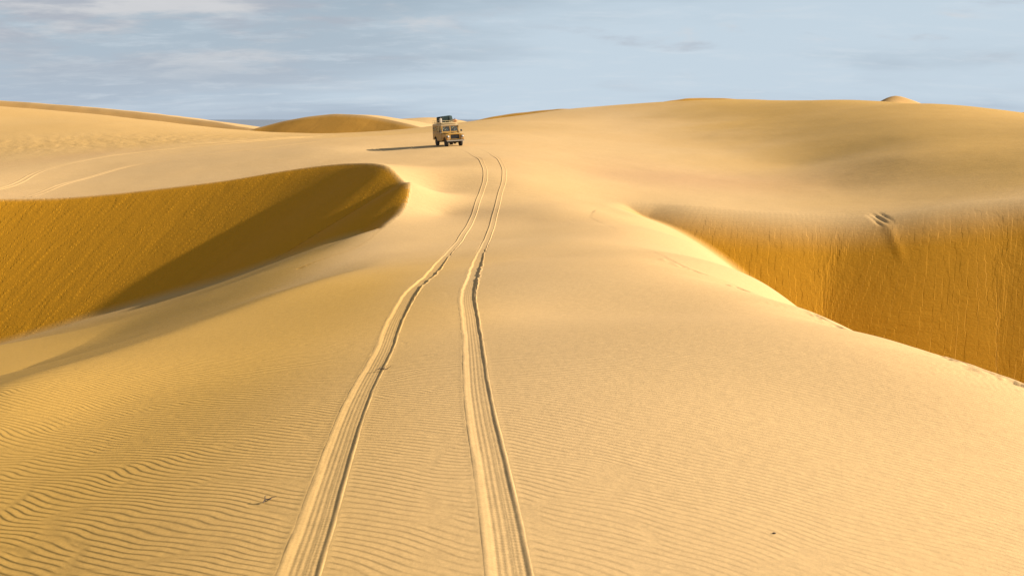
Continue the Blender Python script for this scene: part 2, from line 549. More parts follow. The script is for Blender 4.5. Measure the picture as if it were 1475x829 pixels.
# ------------------------------------------------------------------ sand material
def sand_material(name, ripples=1.0, tread=False, pale=0.0):
    m = bpy.data.materials.new(name)
    m.use_nodes = True
    t = m.node_tree
    t.nodes.clear()
    out = N(t, 'ShaderNodeOutputMaterial')
    bs = N(t, 'ShaderNodeBsdfPrincipled')
    bs.inputs['Roughness'].default_value = 0.9
    bs.inputs['Specular IOR Level'].default_value = 0.12
    t.links.new(bs.outputs[0], out.inputs[0])
    geo = N(t, 'ShaderNodeNewGeometry')
    pos = geo.outputs['Position']

    def noise(scale, detail=3.0, rough=0.5, vec=None, dist=0.0):
        n = N(t, 'ShaderNodeTexNoise', i_Scale=scale, i_Detail=detail, i_Roughness=rough, i_Distortion=dist)
        t.links.new(vec if vec is not None else pos, n.inputs['Vector'])
        return n.outputs['Fac']

    def attr(nm):
        a = N(t, 'ShaderNodeAttribute', attribute_name=nm)
        return a.outputs['Fac']
    slip = attr('slip')
    # colour: pale sand, shade painted in on dim zones and slip faces, reddish mineral patches
    big = noise(0.05, 4.0, 0.55)
    col = mix_col(t, map_range(t, big, 0.35, 0.68), (0.62, 0.385, 0.160), (0.60, 0.365, 0.145))
    patch = noise(0.033, 3.0, 0.5)
    col = mix_col(t, math_node(t, 'MULTIPLY', map_range(t, patch, 0.55, 0.72), 0.35), col, (0.53, 0.30, 0.14))
    col = mix_col(t, attr('shade_tint'), col, (0.52, 0.288, 0.062))  # painted shade: darker, more saturated tone over the dim zones
    col = mix_col(t, math_node(t, 'MULTIPLY', attr('red'), 0.6), col, (0.55, 0.30, 0.135))
    col = mix_col(t, slip, col, (0.56, 0.240, 0.008))  # slip faces get their shaded tone painted into the colour
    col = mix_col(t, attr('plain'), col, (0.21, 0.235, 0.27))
    grain = noise(260.0, 2.0, 0.6)
    mid = noise(7.0, 5.0, 0.7)
    gr2 = noise(34.0, 3.0, 0.7)
    v = math_node(t, 'ADD', map_range(t, grain, 0.25, 0.75, 0.93, 1.07), math_node(t, 'ADD', map_range(t, mid, 0.25, 0.75, -0.05, 0.05), map_range(t, gr2, 0.25, 0.75, -0.06, 0.06)))
    g = N(t, 'ShaderNodeVectorMath', operation='SCALE')
    t.links.new(col, g.inputs[0])
    t.links.new(v, g.inputs['Scale'])
    t.links.new(g.outputs[0], bs.inputs['Base Color'])
    # relief
    heights = []
    heights.append(math_node(t, 'MULTIPLY', noise(120.0, 3.0, 0.7), 0.0022))
    heights.append(math_node(t, 'MULTIPLY', noise(9.0, 4.0, 0.6), 0.006))
    if ripples:
        warp = N(t, 'ShaderNodeTexNoise', i_Scale=0.55, i_Detail=2.0)
        t.links.new(pos, warp.inputs['Vector'])
        wv = N(t, 'ShaderNodeVectorMath', operation='MULTIPLY_ADD')
        t.links.new(warp.outputs['Color'], wv.inputs[0])
        wv.inputs[1].default_value = (0.5, 0.5, 0)
        t.links.new(pos, wv.inputs[2])

        def gabor(lam, kern, ang):
            gb = N(t, 'ShaderNodeTexGabor', gabor_type='2D')
            gb.inputs['Scale'].default_value = 1.0 / kern
            gb.inputs['Frequency'].default_value = kern / lam
            gb.inputs['Anisotropy'].default_value = 1.0
            gb.inputs['Orientation'].default_value = math.radians(ang)
            t.links.new(wv.outputs[0], gb.inputs['Vector'])
            # asymmetric profile from the phase: long windward rise, short lee drop
            ph = gb.outputs['Phase']
            up = math_node(t, 'DIVIDE', ph, 0.30)
            dn = math_node(t, 'DIVIDE', math_node(t, 'SUBTRACT', 1.0, ph), 0.70)
            p = math_node(t, 'MINIMUM', up, dn)
            p = map_range(t, p, 0.0, 1.0)
            inten = map_range(t, gb.outputs['Intensity'], 0.0, 0.16)
            return math_node(t, 'MULTIPLY', p, inten)
        rip = attr('ripple')
        ga = gabor(0.078, 0.62, 55)
        heights.append(math_node(t, 'MULTIPLY', math_node(t, 'MULTIPLY', ga, rip), 0.0034 * ripples))
    mpf = N(t, 'ShaderNodeMapping')
    mpf.inputs['Scale'].default_value = (0.5, 1.9, 1)
    mpf.inputs['Rotation'].default_value = (0, 0, math.radians(-14))
    t.links.new(pos, mpf.inputs[0])
    heights.append(math_node(t, 'MULTIPLY', math_node(t, 'MULTIPLY', noise(1.3, 4.0, 0.65, mpf.outputs[0], 0.4), attr('far')), 0.045))
    # avalanche streaks running down the slip faces
    def streak(fs, fd, det, dist):
        cmb = N(t, 'ShaderNodeCombineXYZ')
        t.links.new(math_node(t, 'MULTIPLY', attr('streak_s'), fs), cmb.inputs[0])
        t.links.new(math_node(t, 'MULTIPLY', attr('streak_d'), fd), cmb.inputs[1])
        return noise(1.0, det, 0.6, cmb.outputs[0], dist)
    st = streak(1.0, 0.26, 4.0, 1.2)
    fi = streak(3.4, 0.8, 3.0, 0.9)
    scr = map_range(t, streak(2.2, 0.09, 2.0, 0.5), 0.60, 0.72)
    lumps = noise(7.0, 4.0, 0.65)
    sh = math_node(t, 'ADD', math_node(t, 'MULTIPLY', st, 0.075), math_node(t, 'MULTIPLY', fi, 0.010))
    sh = math_node(t, 'ADD', sh, math_node(t, 'MULTIPLY', scr, -0.014))
    sh = math_node(t, 'ADD', sh, math_node(t, 'MULTIPLY', lumps, 0.012))
    heights.append(math_node(t, 'MULTIPLY', sh, slip))
    heights.append(math_node(t, 'MULTIPLY', math_node(t, 'MULTIPLY', noise(1.4, 4.0, 0.6), attr('rough')), 0.10))
    tot = heights[0]
    for h_ in heights[1:]:
        tot = math_node(t, 'ADD', tot, h_)
    bp = N(t, 'ShaderNodeBump')
    bp.inputs['Strength'].default_value = 1.0
    bp.inputs['Distance'].default_value = 1.0
    t.links.new(tot, bp.inputs['Height'])
    t.links.new(bp.outputs[0], bs.inputs['Normal'])
    return m


sand = sand_material('sand')
sand_plain = sand_material('loose_sand', ripples=0.0)

# ------------------------------------------------------------------ the ground sheet
ang = np.radians(np.concatenate([np.linspace(-180, -60, 40, endpoint=False), np.linspace(-60, -34, 60, endpoint=False), np.linspace(-34, 34, 880, endpoint=False), np.linspace(34, 60, 60, endpoint=False), np.linspace(60, 180, 40, endpoint=False)]))
rad = np.concatenate([np.linspace(0.3, 3.4, 14), np.exp(np.arange(math.log(3.5), math.log(46), 0.0047)), np.exp(np.arange(math.log(46), math.log(84), 0.0027)), np.exp(np.arange(math.log(84), math.log(150), 0.0047)), np.exp(np.arange(math.log(150.5), math.log(420), 0.012)), np.exp(np.arange(math.log(425), math.log(60000), 0.07))])
RR, AA = np.meshgrid(rad, ang, indexing='ij')
gx = (RR * np.sin(AA)).ravel()
gy = (RR * np.cos(AA)).ravel()
gz, gslip, gs, gd, grough, gshade_tint, gred, gplain = terrain(gx, gy, True)
# furrow under the tyre tracks: the tracks themselves are laid into it
rip_mask = np.ones_like(gz)
for tr in tracks:
    D, S = near_line(gx, gy, tr, 1.0)
    D = np.abs(D)
    gz -= 0.08 * (1 - sstep(D, 0.09, 0.15)) * (1 - sstep(gy, 40, 50))
    rip_mask *= sstep(D, 0.16, 0.22)
V = np.stack([gx, gy, gz], 1)
fc = grid_faces(len(rad), len(ang), True)[:, ::-1]
n0 = len(V)
V = np.vstack([V, [[0, 0, terrain([0], [0])[0]]]])
ground = mesh_obj('ground', V, fc, sand)
r_ = np.hypot(gx, gy)
rip_mask *= (1 - gslip) * (1 - sstep(r_, 22, 60)) * np.clip(0.95 + 0.35 * fbm(gx * 0.12, gy * 0.12, 2), 0.6, 1.25)
rip_mask *= 0.55 + 0.75 * sstep(gx, 3.5, -3.5)
for nm, a in (('slip', gslip), ('streak_s', gs), ('streak_d', gd), ('rough', grough), ('ripple', rip_mask), ('shade_tint', gshade_tint), ('red', gred), ('plain', gplain), ('far', sstep(np.hypot(gx, gy), 30, 75) * (1 - gslip))):
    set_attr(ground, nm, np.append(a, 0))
tag(ground, 'golden rippled desert sand sheet with ridges and two deep slip-faced bowls', 'sand', kind='structure')

# ------------------------------------------------------------------ tyre tracks
def build_track(name, line, label, fresh=True, half=0.175):
    y = line[:, 1]
    dist = np.hypot(line[:, 0], line[:, 1])
    seg = np.linalg.norm(line[1] - line[0])
    # denser near the camera
    s, pos_s = 0.0, []
    while s < (len(line) - 2) * seg:
        pos_s.append(s)
        d = dist[int(s / seg)]
        s += (max(0.016, d * 0.0018) if fresh else 0.25)
    s = np.array(pos_s)
    al = np.arange(len(line)) * seg
    cx_ = np.interp(s, al, line[:, 0])
    cy_ = np.interp(s, al, line[:, 1])
    tx = np.gradient(cx_)
    ty = np.gradient(cy_)
    L = np.hypot(tx, ty)
    k = np.ones(15) / 15
    nx, ny = ty / L, -tx / L           # to the right of travel
    dd = np.interp(s, al, dist)
    nt_ = 57 if fresh else 25
    hw = half + (0.09 * np.exp(-((dd - 28) / 9.0) ** 2) if fresh else 0 * dd)
    T = np.linspace(-1, 1, nt_)[None, :] * hw[:, None]
    half = hw[:, None]
    S = s[:, None] + 0 * T
    X = cx_[:, None] + nx[:, None] * T
    Y = cy_[:, None] + ny[:, None] * T
    base = terrain(X, Y).reshape(X.shape)
    DD = dd[:, None] + 0 * T
    if fresh:
        soft = np.exp(-((DD - 29) / 10.0) ** 2)       # deep soft sand on the slope
        wl = 0.075 + 0.012 * fbm(S * 0.8, S * 0 + 1.5, 3) + soft * (0.04 + 0.03 * fbm(S * 1.3, S * 0 + 5.5, 2))
        wr = 0.110 + 0.010 * fbm(S * 0.9, S * 0 + 21.5, 3) + soft * (0.03 + 0.05 * fbm(S * 1.0, S * 0 + 15.5, 2))
        depth = 0.0095 + 0.022 * soft
        TT = T + 0 * S
        inside = sstep(TT, -wl - 0.06, -wl + 0.02) * sstep(TT, wr + 0.030 + 0.03 * soft, wr - 0.012)
        bl = 0.0015 * np.exp(-((TT + wl + 0.055) / 0.035) ** 2) * (1 + 0.5 * fbm(S * 2.2, S * 0 + 2, 3))
        br = (0.003 + 0.010 * soft) * np.exp(-((TT - wr - 0.040 - 0.02 * soft) / 0.025) ** 2) * (1 + 0.6 * fbm(S * 2.0, S * 0 + 9, 3))
        rib = 0.0010 * np.cos(TT / 0.045 * 2 * math.pi) * inside * (1 - 0.6 * soft)
        fine = np.clip(1 - (DD - 7) / 9, 0, 1)
        lug = 0.0045 * fine * (TT > 0.055) * (0.5 + 0.5 * np.sin((S + 0.4 * TT) / 0.05 * 2 * math.pi)) * inside
        lug2 = 0.0016 * fine * (TT < 0.05) * np.sin((S - 0.45 * np.abs(TT)) / 0.045 * 2 * math.pi) * inside
        prof = -depth * inside + bl + br + rib + lug + lug2
        # far stretch lies on the ground instead of in a furrow
        farw = sstep(Y, 38, 48)
        prof = prof + farw * 0.022 * sstep(half - np.abs(TT), 0.0, 0.05)
        prof += 0.0015 * fbm(X * 3, Y * 3, 3)
        prof *= 1 - 0.85 * sstep(Y, 76, 88)
    else:
        TT = T + 0 * S
        a = 0.5 + 0.5 * np.clip(fbm(S * 0.08, S * 0 + 4, 2) + 0.6, 0, 1)
        prof = a * 0.030 * np.exp(-((np.abs(TT) - 0.27) / 0.07) ** 2) + 0.003 
    edge = sstep(half - np.abs(T + 0 * S), 0.0, 0.03 if fresh else 0.06)
    z = base + prof * edge - 0.004 * (1 - edge) + 0.001 * edge
    V = np.stack([X, Y, z], -1).reshape(-1, 3)
    o = mesh_obj(name, V, grid_faces(len(s), nt_), sand_plain)
    if o.data.polygons[0].normal.z < 0:
        o.data.flip_normals()
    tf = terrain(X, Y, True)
    set_attr(o, 'shade_tint', tf[5] * 0.8)
    set_attr(o, 'red', tf[6])
    return tag(o, label, 'tyre track', kind='structure')


t0 = build_track('tyre_track', tracks[0], 'fresh pressed tyre track passing the small dark twig')
t1 = build_track('tyre_track', tracks[1], 'fresh pressed tyre track on the sunward side of the pair')
t0['group'] = t1['group'] = 'fresh tyre tracks along the ridge'
old_px = [
    [(-120, 300), (0, 272), (60, 246), (150, 226), (250, 214), (350, 205), (450, 198)],
    [(40, 284), (100, 263), (180, 241), (280, 225), (380, 213), (460, 204)],
    [(200, 214), (300, 206), (400, 199), (470, 195)],
]
for q, lb in zip(old_px, ('older tyre track skirting the trampled hill', 'older tyre track next to the brink of the shaded bowl', 'faint old tyre track high on the hill towards the dark dune')):
    P = [h_ for h_ in (hit(*p) for p in q) if h_]
    o = build_track('tyre_track', smooth_line(P, 0.1), lb, fresh=False, half=0.45)
    o['group'] = 'older tyre tracks on the hill'

# ------------------------------------------------------------------ dunes along the skyline
def dune(crest_px, d, drop, tail, label, slope=0.6, wind=0.14, slip_on=1.0):
    cr = smooth_line([pY(*q) for q in crest_px], 1.0)
    d = np.array(d, float) / np.linalg.norm(d)
    us = np.concatenate([-drop / slope * np.linspace(1, 0, 26) ** 2.4, tail * np.linspace(0, 1, 26)[1:] ** 2.4])
    rr = 0.12
    prof = np.where(us < 0, -slope * (np.sqrt(us * us + rr * rr) - rr), -wind * (np.sqrt(us * us + 16) - 4))
    nrow = len(cr)
    X = cr[:, 0:1] - d[0] * us[None]
    Y = cr[:, 1:2] - d[1] * us[None]
    Z = cr[:, 2:3] + prof[None] + 0.06 * fbm(X * 0.3, Y * 0.3, 3)
    # the far side of the sheet ends below the ground
    Vv = np.stack([X, Y, Z], -1).reshape(-1, 3)
    o = mesh_obj('dune', Vv, grid_faces(nrow, len(us)), sand)
    if sum(p.normal.z for p in list(o.data.polygons)[:50]) < 0:
        o.data.flip_normals()
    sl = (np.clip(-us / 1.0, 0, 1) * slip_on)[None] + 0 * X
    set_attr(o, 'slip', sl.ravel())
    set_attr(o, 'streak_s', (np.arange(nrow)[:, None] * 0.5 + 0 * X).ravel())
    set_attr(o, 'streak_d', (np.abs(us)[None] + 0 * X).ravel())
    set_attr(o, 'rough', np.zeros(X.size))
    set_attr(o, 'ripple', np.zeros(X.size))
    return tag(o, label, 'dune', kind='structure')


dune([(350, 190, 175), (372, 184, 175), (400, 177, 175), (440, 168.5, 174), (480, 164.6, 173), (520, 165.2, 171), (555, 171, 169), (590, 179, 166), (625, 188, 164)], (-0.72, -0.69), 6, 40,
     'dark round-topped dune beyond the vehicle, its shaded face turned this way', slip_on=0.75)
dune([(520, 181, 270), (560, 173.5, 270), (595, 170, 270), (630, 169.5, 270), (665, 174, 270), (700, 182, 270)], (-0.2, -1), 9, 60,
     'pale low dune crest right behind the vehicle', slope=0.16, slip_on=0.0)
dune([(680, 175, 232), (705, 168.8, 232), (740, 163.4, 232), (790, 158.4, 231), (822, 156.7, 230), (850, 160, 230)], (-0.72, -0.69), 4, 40,
     'thin dark dune crest showing over the long lit slope beside the vehicle')
dune([(930, 156, 270), (955, 147, 270), (985, 142.5, 270), (1015, 141, 270), (1050, 142, 269), (1085, 146, 268), (1120, 152, 268)], (-0.7, -0.71), 5, 50,
     'low brown dune dome peeping over the highest skyline')
dune([(1250, 156, 240), (1266, 147, 240), (1282, 139.5, 240), (1294, 138.4, 239), (1306, 141.5, 238), (1325, 149, 237), (1345, 157, 236)], (-0.55, -0.83), 4, 40,
     'small pointed dune tip peeping over the skyline', slope=0.3, slip_on=0.35)
dune([(1420, 174, 220), (1445, 165.5, 220), (1475, 161.5, 220), (1520, 157, 220), (1600, 156, 220)], (-0.4, -0.9), 5, 40,
     'brown dune shoulder at the low end of the long skyline')
dune([(-220, 130, 212), (-60, 140.5, 212), (0, 145, 212), (100, 152.2, 208), (200, 161.8, 203), (300, 174.5, 197), (350, 182.5, 193), (400, 191, 190), (440, 198, 188)], (-0.62, -0.78), 5, 60,
     'long shaded dune crest running down behind the trampled hill', slip_on=0.35)


# ------------------------------------------------------------------ helpers for built things
class B:
    def __init__(self):
        self.bm = bmesh.new()

    def box(self, x0, x1, y0, y1, z0, z1, bev=0.0):
        g = bmesh.new()
        bmesh.ops.create_cube(g, size=1)
        for v in g.verts:
            v.co = Vector(((x0 + x1) / 2 + v.co.x * (x1 - x0), (y0 + y1) / 2 + v.co.y * (y1 - y0), (z0 + z1) / 2 + v.co.z * (z1 - z0)))
        if bev:
            bmesh.ops.bevel(g, geom=list(g.edges), offset=bev, segments=2, affect='EDGES', profile=0.6)
        self._join(g)
        return self

    def prism(self, poly, x0, x1, bev=0.0):
        """polygon in (y, z), extruded along x"""
        g = bmesh.new()
        a = [g.verts.new((x0, p[0], p[1])) for p in poly]
        f = g.faces.new(a)
        r = bmesh.ops.extrude_face_region(g, geom=[f])
        for e in r['geom']:
            if isinstance(e, bmesh.types.BMVert):
                e.co.x = x1
        bmesh.ops.recalc_face_normals(g, faces=g.faces)
        if bev:
            bmesh.ops.bevel(g, geom=list(g.edges), offset=bev, segments=2, affect='EDGES')
        self._join(g)
        return self

    def tube(self, pts, r, n=8):
        g = bmesh.new()
        P = [Vector(p) for p in pts]
        rings = []
        for i, p in enumerate(P):
            t = (P[min(i + 1, len(P) - 1)] - P[max(i - 1, 0)]).normalized()
            a = t.orthogonal().normalized() if i == 0 else (prev - t * prev.dot(t)).normalized()
            prev = a
            b = t.cross(a)
            rr = r[i] if isinstance(r, (list, tuple)) else r
            rings.append([g.verts.new(p + (a * math.cos(k * 2 * math.pi / n) + b * math.sin(k * 2 * math.pi / n)) * rr) for k in range(n)])
        for i in range(len(rings) - 1):
            for k in range(n):
                g.faces.new((rings[i][k], rings[i][(k + 1) % n], rings[i + 1][(k + 1) % n], rings[i + 1][k]))
        g.faces.new(rings[0][::-1])
        g.faces.new(rings[-1])
        self._join(g)
        return self

    def lathe(self, prof, center, axis='x', n=28):
        """profile of (along axis, radius) pairs"""
        g = bmesh.new()
        rings = []
        for a, r in prof:
            ring = []
            for k in range(n):
                c, s_ = math.cos(k * 2 * math.pi / n) * r, math.sin(k * 2 * math.pi / n) * r
                ring.append(g.verts.new({'x': (a, c, s_), 'y': (c, a, s_), 'z': (c, s_, a)}[axis]))
            rings.append(ring)
        for i in range(len(rings) - 1):
            for k in range(n):
                g.faces.new((rings[i][k], rings[i][(k + 1) % n], rings[i + 1][(k + 1) % n], rings[i + 1][k]))
        g.faces.new(rings[0])
        g.faces.new(rings[-1])
        bmesh.ops.recalc_face_normals(g, faces=g.faces)
        for v in g.verts:
            v.co += Vector(center)
        self._join(g)
        return self

    def _join(self, g):
        me = bpy.data.meshes.new('t')
        g.to_mesh(me)
        g.free()
        self.bm.from_mesh(me)
        bpy.data.meshes.remove(me)

    def build(self, name, mat, parent=None, smooth=False):
        me = bpy.data.meshes.new(name)
        bmesh.ops.recalc_face_normals(self.bm, faces=self.bm.faces)
        self.bm.to_mesh(me)
        self.bm.free()
        me.materials.append(mat)
        if smooth:
            me.polygons.foreach_set('use_smooth', np.ones(len(me.polygons), bool))
        o = bpy.data.objects.new(name, me)
        C.objects.link(o)
        o.parent = parent
        return o


def paint(name, col, rough=0.5, metal=0.0, dust=0.35, noise_scale=6.0):
    m = bpy.data.materials.new(name)
    m.use_nodes = True
    t = m.node_tree
    bs = t.nodes['Principled BSDF']
    tcn = N(t, 'ShaderNodeTexCoord')
    n = N(t, 'ShaderNodeTexNoise', i_Scale=noise_scale, i_Detail=5.0, i_Roughness=0.6)
    t.links.new(tcn.outputs['Object'], n.inputs['Vector'])
    f = math_node(t, 'MULTIPLY', map_range(t, n.outputs['Fac'], 0.35, 0.7), dust)
    c = mix_col(t, f, (*col, 1), (0.46, 0.31, 0.15, 1))
    t.links.new(c, bs.inputs['Base Color'])
    bs.inputs['Roughness'].default_value = rough
    bs.inputs['Metallic'].default_value = metal
    return m


M = {
    'paint': paint('sand_yellow_paint', (0.43, 0.225, 0.035), 0.45, dust=0.15),
    'cream': paint('cream_roof_paint', (0.72, 0.55, 0.28), 0.5),
    'dark': paint('dark_underbody', (0.018, 0.016, 0.015), 0.75, dust=0.08),
    'tyre': paint('black_tyre_rubber', (0.02, 0.019, 0.018), 0.85, dust=0.10),
    'rim': paint('sand_wheel_steel', (0.20, 0.14, 0.07), 0.5, dust=0.3),
    'steel': paint('galvanised_steel', (0.33, 0.30, 0.25), 0.5, 0.3, dust=0.3),
    'grille': paint('dark_grille_mesh', (0.03, 0.03, 0.032), 0.6, dust=0.06),
    'seat': paint('dark_seat_vinyl', (0.03, 0.028, 0.026), 0.6, dust=0.1),
    'green': paint('dark_green_tarpaulin', (0.004, 0.020, 0.017), 0.85, dust=0.02),
    'strap': paint('black_strap', (0.012, 0.013, 0.013), 0.7, dust=0.05),
    'orange': paint('orange_canvas', (0.55, 0.22, 0.06), 0.8, dust=0.25),
    'white': paint('white_plastic', (0.62, 0.55, 0.45), 0.5, dust=0.3),
    'amber': paint('amber_lens', (0.75, 0.25, 0.03), 0.25, dust=0.1),
    'twig': paint('dark_dry_wood', (0.07, 0.045, 0.03), 0.9, dust=0.2, noise_scale=60),
    'stone': paint('dark_pebble_stone', (0.09, 0.06, 0.04), 0.9, dust=0.2, noise_scale=60),
}
gl = bpy.data.materials.new('window_glass')
gl.use_nodes = True
b_ = gl.node_tree.nodes['Principled BSDF']
b_.inputs['Base Color'].default_value = (0.42, 0.46, 0.46, 1)
b_.inputs['Roughness'].default_value = 0.03
b_.inputs['Transmission Weight'].default_value = 0.9
b_.inputs['IOR'].default_value = 1.2
M['glass'] = gl
le = bpy.data.materials.new('lamp_glass')
le.use_nodes = True
b_ = le.node_tree.nodes['Principled BSDF']
b_.inputs['Base Color'].default_value = (0.30, 0.28, 0.26, 1)
b_.inputs['Roughness'].default_value = 0.35
b_.inputs['Metallic'].default_value = 0.7
M['lens'] = le

# ------------------------------------------------------------------ the vehicle (front is -y, up is z, wheels stand on z = 0)
veh = bpy.data.objects.new('off_road_vehicle', None)
C.objects.link(veh)
tag(veh, 'sand yellow boxy off-road vehicle with loaded roof rack driving over the dune', 'off-road vehicle')
FA, RA, WR = -1.45, 1.32, 0.40


def arch(yc, r=0.50, z0=0.55, n=12):
    a0 = math.asin((z0 - WR) / r)
    return [(yc + r * math.cos(a), WR + r * math.sin(a)) for a in np.linspace(math.pi - a0, a0, n)]


# ladder chassis, axles, floor
b = B()
for sx in (-0.42, 0.42):
    b.box(sx - 0.05, sx + 0.05, -2.05, 2.1, 0.50, 0.62)
for yy in (-1.9, -0.8, 0.3, 1.0, 2.0):
    b.box(-0.42, 0.42, yy - 0.05, yy + 0.05, 0.51, 0.60)
b.box(-0.76, 0.76, -0.70, 2.12, 0.60, 0.66)
b.box(-0.30, 0.30, -1.85, -0.75, 0.45, 1.02)
b.box(-0.22, 0.22, -0.4, 0.5, 0.36, 0.55, 0.03)
b.build('chassis', M['dark'], veh)
for yc in (FA, RA):
    a = B().tube([(-0.6, yc, WR), (0.6, yc, WR)], 0.055)
    a.lathe([(-0.14, 0.08), (-0.06, 0.17), (0.06, 0.17), (0.14, 0.08)], (0.14, yc, WR), 'x', 14)
    a.build('axle', M['dark'], veh)
# tub: side panels with wheel arches, tail and bulkhead
for sx in (-1, 1):
    poly = [(-0.70, 0.58), *arch(RA), (2.15, 0.60), (2.15, 1.20), (-0.70, 1.20)]
    B().prism(poly, sx * 0.78, sx * 0.825).build('side_panel', M['paint'], veh)
    B().box(sx * 0.828 - 0.012, sx * 0.828 + 0.012, -0.68, 2.14, 1.185, 1.215).build('waist_rail', M['steel'], veh)
    B().box(sx * 0.80 - 0.03, sx * 0.80 + 0.03, -0.6, 0.78, 0.50, 0.575).build('sill', M['paint'], veh)
    # front wing, squared off, with wheel arch
    poly = [(-2.02, 0.60), *arch(FA), (-0.72, 0.58), (-0.72, 1.13), (-1.0, 1.14), (-1.97, 1.12), (-2.02, 1.07)]
    wing = B().prism(poly, sx * 0.52, sx * 0.83, 0.014).build('front_wing', M['paint'], veh)
    B().box(sx * 0.67 - 0.12, sx * 0.67 + 0.12, -0.98, -0.80, 1.14, 1.155).build('wing_vent', M['dark'], wing)
    # lamps
    hl = B().lathe([(0.0, 0.122), (-0.03, 0.122), (-0.04, 0.10)], (sx * 0.675, -2.035, 0.91), 'y', 24).build('headlight', M['steel'], veh)
    B().lathe([(0.0, 0.095), (-0.02, 0.085), (-0.035, 0.05), (-0.04, 0.004)], (sx * 0.675, -2.075, 0.91), 'y', 24).build('lens', M['lens'], hl, True)
    B().lathe([(0.0, 0.04), (-0.03, 0.036), (-0.04, 0.01)], (sx * 0.755, -2.034, 0.72), 'y', 14).build('indicator_lamp', M['amber'], veh, True)
    B().lathe([(0.0, 0.035), (-0.03, 0.03), (-0.04, 0.01)], (sx * 0.62, -2.034, 0.72), 'y', 14).build('side_lamp', M['white'], veh, True)
    # mirror on an arm at the door pillar
    mi = B().tube([(sx * 0.80, -0.74, 1.22), (sx * 0.98, -0.84, 1.30), (sx * 1.0, -0.84, 1.40)], 0.012).build('mirror_arm', M['steel'], veh)
    B().lathe([(0.0, 0.02), (0.015, 0.095), (0.03, 0.10), (0.04, 0.095)], (sx * 1.0, -0.86, 1.40), 'y', 18).build('mirror', M['dark'], mi, True)
B().box(-0.78, 0.78, 2.10, 2.15, 0.60, 1.20).build('tail_panel', M['paint'], veh)
B().box(-0.80, 0.80, -0.73, -0.69, 0.58, 1.22).build('bulkhead', M['paint'], veh)
# bonnet with rounded nose and a shallow raised middle
b = B().prism([(-2.0, 1.085), (-2.01, 1.13), (-1.96, 1.18), (-1.85, 1.195), (-0.735, 1.235), (-0.735, 1.15)], -0.585, 0.585, 0.016)
bonnet = b.build('bonnet', M['paint'], veh)
B().box(-0.34, 0.34, -1.7, -0.95, 1.205, 1.225, 0.008).build('bonnet_rib', M['paint'], bonnet)
sp = B().lathe([(-0.02, 0.12), (0.0, 0.15), (0.03, 0.14)], (0.0, -1.35, 1.235), 'z', 20).build('spare_mount', M['dark'], bonnet)
# recessed grille between the wings
gr = B().box(-0.52, 0.52, -1.93, -1.90, 0.66, 1.09).build('grille', M['grille'], veh)
for k in range(7):
    B().box(-0.40, 0.40, -1.955, -1.93, 0.73 + k * 0.05, 0.745 + k * 0.05).build('grille_bar', M['grille'], gr)
for sx in (-1, 1):
    B().box(sx * 0.46 - 0.055, sx * 0.46 + 0.055, -1.985, -1.935, 0.66, 1.09).build('grille_surround', M['paint'], gr)
B().box(-0.50, 0.50, -1.99, -1.94, 0.64, 0.70).build('front_apron', M['paint'], veh)
bp = B().box(-0.82, 0.82, -2.16, -2.07, 0.50, 0.60, 0.012).build('bumper', M['steel'], veh)
for sx in (-0.42, 0.42):
    B().box(sx - 0.04, sx + 0.04, -2.07, -1.98, 0.49, 0.58).build('bumper_bracket', M['dark'], bp)
# windscreen: raked frame with middle post and two panes
yb, yt, zb, zt = -0.74, -0.60, 1.22, 1.86


def wsy(z):
    return yb + (yt - yb) * (z - zb) / (zt - zb)


b = B()
for x0, x1 in ((-0.80, -0.72), (-0.045, 0.045), (0.72, 0.80)):
    b.prism([(yb - 0.02, zb), (yb + 0.03, zb), (yt + 0.03, zt), (yt - 0.02, zt)], x0, x1)
b.prism([(wsy(1.22) - 0.022, 1.22), (wsy(1.22) + 0.032, 1.22), (wsy(1.36) + 0.032, 1.36), (wsy(1.36) - 0.022, 1.36)], -0.80, 0.80)
b.prism([(wsy(1.80) - 0.022, 1.80), (wsy(1.80) + 0.032, 1.80), (zt * 0 + yt + 0.032, zt), (yt - 0.022, zt)], -0.80, 0.80)
wf = b.build('windscreen_frame', M['paint'], veh)
for sx in (-1, 1):
    B().prism([(wsy(1.36), 1.36), (wsy(1.36) + 0.006, 1.36), (wsy(1.80) + 0.006, 1.80), (wsy(1.80), 1.80)], sx * 0.045, sx * 0.72).build('windscreen_pane', M['glass'], wf)
    B().box(sx * 0.36 - 0.30, sx * 0.36 + 0.30, wsy(1.28) - 0.035, wsy(1.28) - 0.02, 1.255, 1.315).build('vent_flap', M['paint'], wf)
    B().tube([(sx * 0.40, wsy(1.78) - 0.03, 1.79), (sx * 0.25, wsy(1.5) - 0.03, 1.50)], 0.008, 5).build('wiper', M['dark'], wf)
# roof: domed shell with gutter and a tropical sheet above
b = B()
prof = [(-0.80, 1.86), (-0.80, 1.93), (-0.74, 1.985), (-0.5, 2.01), (0, 2.02), (0.5, 2.01), (0.74, 1.985), (0.80, 1.93), (0.80, 1.86)]
g = bmesh.new()
ra = [g.verts.new((x, -0.63, z)) for x, z in prof]
rb = [g.verts.new((x, 2.14, z)) for x, z in prof]
for i in range(len(prof) - 1):
    g.faces.new((ra[i], ra[i + 1], rb[i + 1], rb[i]))
g.faces.new(ra)
g.faces.new(rb[::-1])
g.faces.new((ra[0], rb[0], rb[-1], ra[-1]))
b._join(g)
roof = b.build('roof', M['cream'], veh)
B().box(-0.835, 0.835, -0.66, 2.16, 1.865, 1.89).build('gutter', M['steel'], roof)
B().prism([(-0.70, 2.035), (-0.66, 2.05), (2.05, 2.05), (2.05, 2.035)], -0.70, 0.70).build('tropical_roof_sheet', M['cream'], roof)
